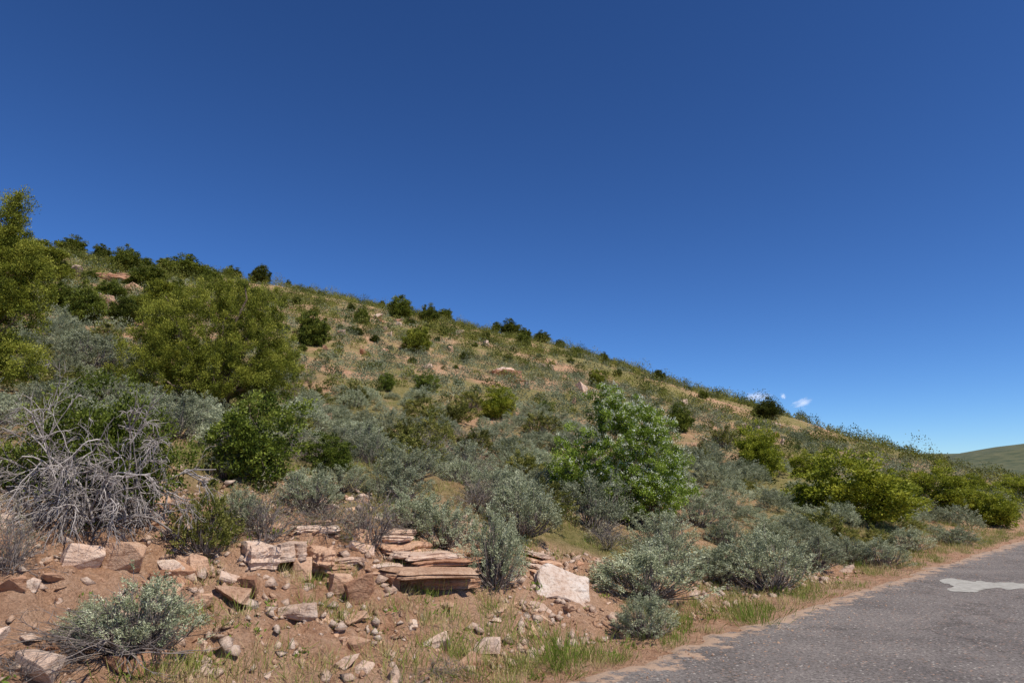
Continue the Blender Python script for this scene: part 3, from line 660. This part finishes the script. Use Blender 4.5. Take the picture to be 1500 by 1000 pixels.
for i,(px,py,w,h,m,lab) in enumerate([
 (175,838,60,64,RK,'tall tan boulder below the dead branch tangle'),
 (120,830,54,56,RP,'leaning flat rock left of the tall tan boulder'),
 (290,838,42,34,RK,'wedge shaped rock on red soil right of the tall tan boulder'),
 (525,872,50,62,RR,'upright reddish-brown boulder left of the layered ledge'),
 (498,868,44,48,RK,'tan boulder leaning against the upright reddish-brown one'),
 (440,845,38,48,RK,'small standing tan rock in the middle of the soil bank'),
 (52,990,66,62,RP,'pale boulder at the bottom left corner'),
 (712,952,48,28,RP,'pale rounded rock at the bottom near the road shoulder'),
 (290,892,44,30,RK,'tan rock right of the sprawling bottom left sagebrush'),
 (522,908,34,22,RK,'low rock below the upright reddish-brown boulder'),
 (510,972,50,26,RP,'pale flat rock at the bottom centre left'),
 (80,850,34,22,RK,'small rock left of the leaning flat rock'),
 (45,860,30,22,RP,'small pale rock near the left edge'),
 (15,865,36,34,RR,'dark red rock at the left edge'),
 (440,905,60,40,RP,'flat pale rock half buried in the middle of the bank'),
 (340,880,60,40,RK,'broad tan rock amid rubble left of the half buried pale rock'),
 (370,865,44,36,RR,'reddish rock above the broad tan rock'),
 (570,860,36,30,RR,'reddish block at the left foot of the layered ledge'),
 (530,800,32,36,RK,'square block in the bank face left of the layered ledge'),
 (905,905,30,14,RP,'thin pale stone on the shoulder left of the small silvery sagebrush'),
 (1240,836,36,16,RP,'pale flat stone on the shoulder beside the low sagebrush'),
 (740,554,46,22,RR,'reddish outcrop in the middle of the hillside'),
 (760,562,36,16,RK,'tan ledge right of the reddish mid hillside outcrop'),
 (852,572,18,20,RP,'small pale boulder on the slope above the white flowering bush'),
 (800,540,24,14,RP,'pale stones on the slope right of the mid hillside outcrop'),
 (112,404,32,26,RP,'pinkish boulder below the left skyline trees'),
 (168,412,44,14,RR,'red rock band below the left skyline trees'),
 (158,447,30,26,RK,'tan boulder left of the largest juniper top'),
 (70,558,60,24,RP,'pale boulder under the left edge tree'),
 (195,425,26,16,RK,'small tan rock below the pointed skyline juniper'),
 (1052,606,20,13,RP,'pale rock on the falling ridge at right'),
 (1085,627,18,11,RP,'small pale rock below the one on the falling ridge'),
 (1000,592,18,12,RP,'pale rock on the ridge left of the falling ridge rocks'),
 (475,622,30,30,RR,'reddish rock right of the dark green leafy bush'),
 (350,875,30,22,RP,'pale stone between the broad tan rock and the reddish one'),
 (230,845,26,20,RR,'reddish stone just right of the tall tan boulder'),
 (655,890,28,16,RK,'small stone below the middle of the ledge'),
 (470,600,26,14,RK,'tan rock on the slope right of the largest juniper foot'),
 (935,600,20,12,RK,'tan rock on the slope behind the flowering bush right side'),
 ]):
    x,y,z,W,Hh=base_at(px,py,w,h); rock(m[i%len(m)],x,y,z+Hh*.08,W,W*.8,Hh*1.25,random.uniform(-.5,.9),lab)
random.seed(15)
for k in range(46):
    px=random.uniform(60,1180); b0=float(np.interp(px,[60,600,1180],[395,460,630])); py=b0+random.uniform(8,75)
    x,y,z,W,Hh=base_at(px,py,random.uniform(8,20)*(1.3 if px<350 else 1),random.uniform(6,12)); rock(random.choice([RK,RP,RR])[k%4],x,y,z+Hh*.2,W,W*.8,Hh*1.5,random.uniform(0,6),'weathered rock poking out among shrubs high on the hillside','rocks high on the hillside')
random.seed(77); tot=0; GRB='rubble stones on the soil bank'
while tot<285:
    s=random.uniform(-6,11)*(1 if random.random()<.7 else .5); d=random.uniform(4.6,8.0); x,y=sd(s,d)
    if d>bank_top(s)+.3 or abs(math.degrees(math.atan2(x,y)))>38: continue
    if noise.noise((x*.8,y*.8,2))<-.05 and random.random()<.85: continue
    w=.06+.36*random.random()**2.8; z=H(x,y); c=random.choice([0,0,0,1,2,2]); m=[RK,RR,RP][c]
    rock(random.choice(m),x,y,z-w*.14,w,w*random.uniform(.6,1.0),w*random.uniform(.4,.9),random.uniform(0,6.28),['small tan stone lying on the red soil bank','small reddish stone lying on the red soil bank','small pale stone lying on the red soil bank'][c],['tan ','reddish ','pale '][c]+GRB,'stone',.5); tot+=1
oc=np.array([(1,0,0),(-1,0,0),(0,1,0),(0,-1,0),(0,0,1),(0,0,-1)],float); of=np.array([(0,2,4),(2,1,4),(1,3,4),(3,0,4),(2,0,5),(1,2,5),(3,1,5),(0,3,5)])
def gravel(name,n,mat,label,rmax,sel,pw=3):
    Vs=[];Fs=[];k=0
    for i in range(n):
        s,d=sel(i); x,y=sd(s,d)
        if d>bank_top(s)+.5: continue
        if d>4.6 and noise.noise((x*1.1,y*1.1,12))<-.02 and random.random()<.8: continue
        r=.005+(rmax if d>4.4 else .014)*random.random()**pw; z=max(H(x,y),0 if d<3.75 else -9)
        a=random.uniform(0,6.28); R=np.array([[math.cos(a),-math.sin(a),0],[math.sin(a),math.cos(a),.3],[.2,-.3,1]])
        Vs.append(np.array([x,y,z+r*.15])+(oc*RNG.uniform(.5,1.3,size=(6,3))*r*np.array([1,1,.7])+RNG.normal(size=(6,3))*r*.2)@R.T); Fs.append(of+k); k+=6
    tag(put(bpy.data.objects.new(name,mesh_np(name,np.concatenate(Vs),np.concatenate(Fs),M[mat]))),label,name.replace('_',' '),kind='stuff')
gravel('gravel',18000,'rock','loose tan gravel on bank and road shoulder',.045,lambda i:(random.uniform(-6,15),random.uniform(4.3,8.4)) if i%5 else (random.uniform(-1,30)*random.random()**.4,3.7+random.gauss(0,.35)))
gravel('pebbles',13000,'rockpale','pale broken pebbles scattered over the bank',.075,lambda i:(random.uniform(-6,12),random.uniform(4.5,8.4)),4)
def slab_mesh(w,dp,h,seed,mat):
    random.seed(seed); n=36; rings=7; V=[];F=[]; base=[]
    for i in range(n):
        a=i/n*2*math.pi; c,s_=math.cos(a),math.sin(a); p=.5
        j=1+.42*noise.noise((c*1.7+seed*1.3,s_*1.7,0))+.15*noise.noise((c*6+seed,s_*6,2))+random.uniform(-.03,.03)
        base.append((math.copysign(abs(c)**p,c)*w/2*j,math.copysign(abs(s_)**p,s_)*dp/2*j))
    for k in range(rings):
        f=random.uniform(.90,1.03) if 0<k<rings-1 else .92
        for (x,y) in base: V.append((x*f+random.uniform(-.008,.008),y*f+random.uniform(-.008,.008),h*k/(rings-1)*(1+.5*noise.noise((x*3+seed,y*3,1)))+random.uniform(-.005,.005)))
    for k in range(rings-1):
        for i in range(n): F.append((k*n+i,k*n+(i+1)%n,(k+1)*n+(i+1)%n,(k+1)*n+i))
    F.append(tuple(range(n-1,-1,-1))); c0=len(V); V.append((0,0,h*1.1))
    for i in range(n): F.append(((rings-1)*n+i,(rings-1)*n+(i+1)%n,c0))
    me=bpy.data.meshes.new('slab'); me.from_pydata(V,[],F); me.materials.append(M[mat]); return me
P_,K_,R_='rockpale','rock','rockred'
for li,(px,py,lab,slabs) in enumerate([
 (400,812,'pale cracked sandstone block ledge at the top of the bank, left',[(-.14,0,-.07,.3,.5,.2,P_,.05),(.17,.05,-.05,.3,.5,.17,P_,-.1),(.42,.03,-.08,.2,.4,.15,K_,.15)]),
 (460,772,'thin ledge of flat stones below the leafy bushes',[(0,0.08,-.03,.46,.4,.07,P_,.02),(.05,.2,.04,.38,.4,.04,K_,-.05)]),
 (590,798,'stepped sandstone ledge left of the hanging sagebrush',[(0,0.05,-.06,.5,.5,.10,K_,.04),(-.05,.2,.05,.44,.5,.06,P_,-.04),(.02,.36,.12,.4,.4,.06,P_,.04),(-.3,.15,-.10,.3,.4,.1,K_,.1)]),
 (640,846,'long dark red layered ledge jutting from the bank, centre',[(-.02,.10,-.06,.95,.6,.09,R_,.03),(-.05,-.0,.06,1.05,.66,.07,K_,.04),(.1,.2,.14,.8,.5,.05,R_,.0),(-.05,.26,.20,.7,.5,.05,P_,.04)]),
 (480,822,'small broken ledge between the pale block and the reddish boulder',[(0,0.05,-.07,.36,.4,.08,K_,.08),(.2,.15,-.02,.34,.4,.06,P_,-.04)]),
 (555,834,'low tan ledge left of the long dark red one',[(0,0.08,-.06,.46,.4,.07,K_,-.04),(.05,.2,.02,.36,.4,.05,P_,.05)]),
 (705,815,'pale stepped ledge behind the upright sagebrush',[(0,0.08,-.06,.65,.5,.08,P_,.04),(-.08,.22,.03,.5,.4,.06,K_,.0),(.2,.28,.09,.4,.4,.06,P_,.08)]),
 (792,834,'tilted stack of thin sandstone slabs right of the upright sagebrush',[(0,0.05,-.06,.6,.5,.07,K_,.15),(.02,.13,.03,.56,.5,.05,P_,.19),(.05,.22,.09,.46,.4,.04,K_,.15),(.08,.31,.15,.36,.4,.04,P_,.2)]),
 (738,550,'layered red ledge on the middle hillside',[(0,0,0,1.5,1.2,.22,R_,.03),(.1,.3,.24,1.1,1.0,.18,P_,.0)]),
 (165,410,'layered red ledge high under the left skyline trees',[(0,0,0,2.2,1.4,.25,R_,.03),(.5,.4,.27,1.6,1.3,.2,K_,.0)]),
 (240,850,'low broken ledge in the soil right of the tall tan boulder',[(0,0.05,-.06,.4,.4,.07,K_,.12),(.06,.2,.01,.28,.3,.05,P_,-.06)])]):
    x,y,z,t=at(px,py); e=empty('rock_ledge',(x,y,z-.05),math.radians(24)); tag(e,lab,'rock ledge')
    for k,(ox,oy,oz,w,dp,h,m,tl) in enumerate(slabs):
        o=put(bpy.data.objects.new('slab',slab_mesh(w,dp,h,li*10+k,m)),e); o.location=(ox,oy,oz+.03); o.rotation_euler=(tl*.7,tl,tl*2)
x,y,z,t=at(822,874)
o=put(bpy.data.objects.new('rock',slab_mesh(.66,.48,.12,503,'rockwhite'))); o.location=(x,y+.16,z+.05); o.rotation_euler=(math.radians(46),math.radians(16),math.radians(16)); tag(o,'large white-faced tilted slab at the right end of the ledge','rock')
# ------------------------------------------------------------------ clouds
def cloudmat():
    m,nt,out=newmat('cloud'); L=nt.links.new
    tc=N(nt,'ShaderNodeTexCoord')
    mp=N(nt,'ShaderNodeMapping'); mp.inputs['Scale'].default_value=(1.6,1.6,2.6); oi=N(nt,'ShaderNodeObjectInfo'); L(tc.outputs['Object'],mp.inputs[0]); L(oi.outputs['Location'],mp.inputs['Location'])
    n=N(nt,'ShaderNodeTexNoise',Scale=1.1,Detail=7,Roughness=.6); L(mp.outputs[0],n.inputs[0])
    ln=N(nt,'ShaderNodeVectorMath',operation='LENGTH'); L(tc.outputs['Object'],ln.inputs[0])
    fo=N(nt,'ShaderNodeMapRange'); L(ln.outputs['Value'],fo.inputs[0]); fo.inputs[1].default_value=0; fo.inputs[2].default_value=1; fo.inputs[3].default_value=.30; fo.inputs[4].default_value=-.34
    ad=N(nt,'ShaderNodeMath',operation='ADD'); L(n.outputs[0],ad.inputs[0]); L(fo.outputs[0],ad.inputs[1])
    al=ramp(nt,ad.outputs[0],[(.36,0.0),(1.0,.7)])
    d=N(nt,'ShaderNodeBsdfDiffuse'); d.inputs[0].default_value=(.85,.86,.88,1); t=N(nt,'ShaderNodeBsdfTransparent'); mx=N(nt,'ShaderNodeMixShader')
    L(al.outputs[0],mx.inputs[0]); L(t.outputs[0],mx.inputs[1]); L(d.outputs[0],mx.inputs[2]); L(mx.outputs[0],out.inputs[0]); return m
cmx=cloudmat()
for px,py,w,h,tl,lab in [(1110,581,64,30,-.25,'small wispy white cloud, left one of the tiny clouds above the ridge'),(1147,580,14,14,0,'tiny faint cloud speck between the two wisps'),(1175,590,50,24,-.3,'small wispy white cloud, right one of the tiny clouds above the ridge')]:
    u,f,w_=ray(px,py); t=2500; bm=bmesh.new(); bmesh.ops.create_grid(bm,x_segments=12,y_segments=12,size=1)
    for v in bm.verts:
        x,y=v.co.x,v.co.y; v.co=Vector((x,.3*math.sin(2*x+y),y+.1*math.sin(3*x)))
    me=bpy.data.meshes.new('cloud'); bm.to_mesh(me); bm.free(); me.materials.append(cmx)
    o=put(bpy.data.objects.new('cloud',me)); o.location=(u*t,f*t,EYE+w_*t); o.scale=(w/2000*t,60,h/2000*t); o.rotation_euler=(0,tl,-.3); tag(o,lab,'cloud','tiny clouds low in the sky')
# ------------------------------------------------------------------ light, sky, camera
az_s=math.radians(130); el=math.radians(54)
dirs=Vector((math.sin(az_s)*math.cos(el),math.cos(az_s)*math.cos(el),math.sin(el)))
sun=bpy.data.lights.new('sun','SUN'); sun.energy=5.0; sun.angle=math.radians(.53); sun.color=(1,.93,.83)
so=put(bpy.data.objects.new('sun',sun)); so.rotation_euler=dirs.to_track_quat('Z','Y').to_euler()
w=bpy.data.worlds.new("World"); bpy.context.scene.world=w; w.use_nodes=True; nt=w.node_tree; nt.nodes.clear()
sky=nt.nodes.new('ShaderNodeTexSky'); sky.sky_type='NISHITA'; sky.sun_disc=False; sky.sun_elevation=el; sky.sun_rotation=az_s; sky.altitude=2200; sky.air_density=1.0; sky.dust_density=.15; sky.ozone_density=4
hs=nt.nodes.new('ShaderNodeHueSaturation'); hs.inputs['Saturation'].default_value=1.08
v1=nt.nodes.new('ShaderNodeVectorMath'); v1.operation='MULTIPLY'; v1.inputs[1].default_value=(.085,)*3
gm=nt.nodes.new('ShaderNodeGamma'); gm.inputs[1].default_value=1.26
v2=nt.nodes.new('ShaderNodeVectorMath'); v2.operation='MULTIPLY'; v2.inputs[1].default_value=(12.8,15.4,18.4)
bg=nt.nodes.new('ShaderNodeBackground'); bg.inputs[1].default_value=.1; wo=nt.nodes.new('ShaderNodeOutputWorld')
L=nt.links.new; L(sky.outputs[0],hs.inputs['Color']); L(hs.outputs[0],v1.inputs[0]); L(v1.outputs[0],gm.inputs[0]); L(gm.outputs[0],v2.inputs[0]); L(v2.outputs[0],bg.inputs[0]); L(bg.outputs[0],wo.inputs[0])
cam=bpy.data.cameras.new('camera'); cam.lens=24; cam.sensor_width=36; cam.clip_end=8000; cam.clip_start=.05
co=put(bpy.data.objects.new('camera',cam)); co.location=(0,0,EYE); co.rotation_euler=(math.radians(90)+PITCH,0,0); bpy.context.scene.camera=co
sc=bpy.context.scene; sc.view_settings.view_transform='Standard'; sc.view_settings.look='None'; sc.view_settings.exposure=0
print('filler',len(cand),len(farS),len(farO))
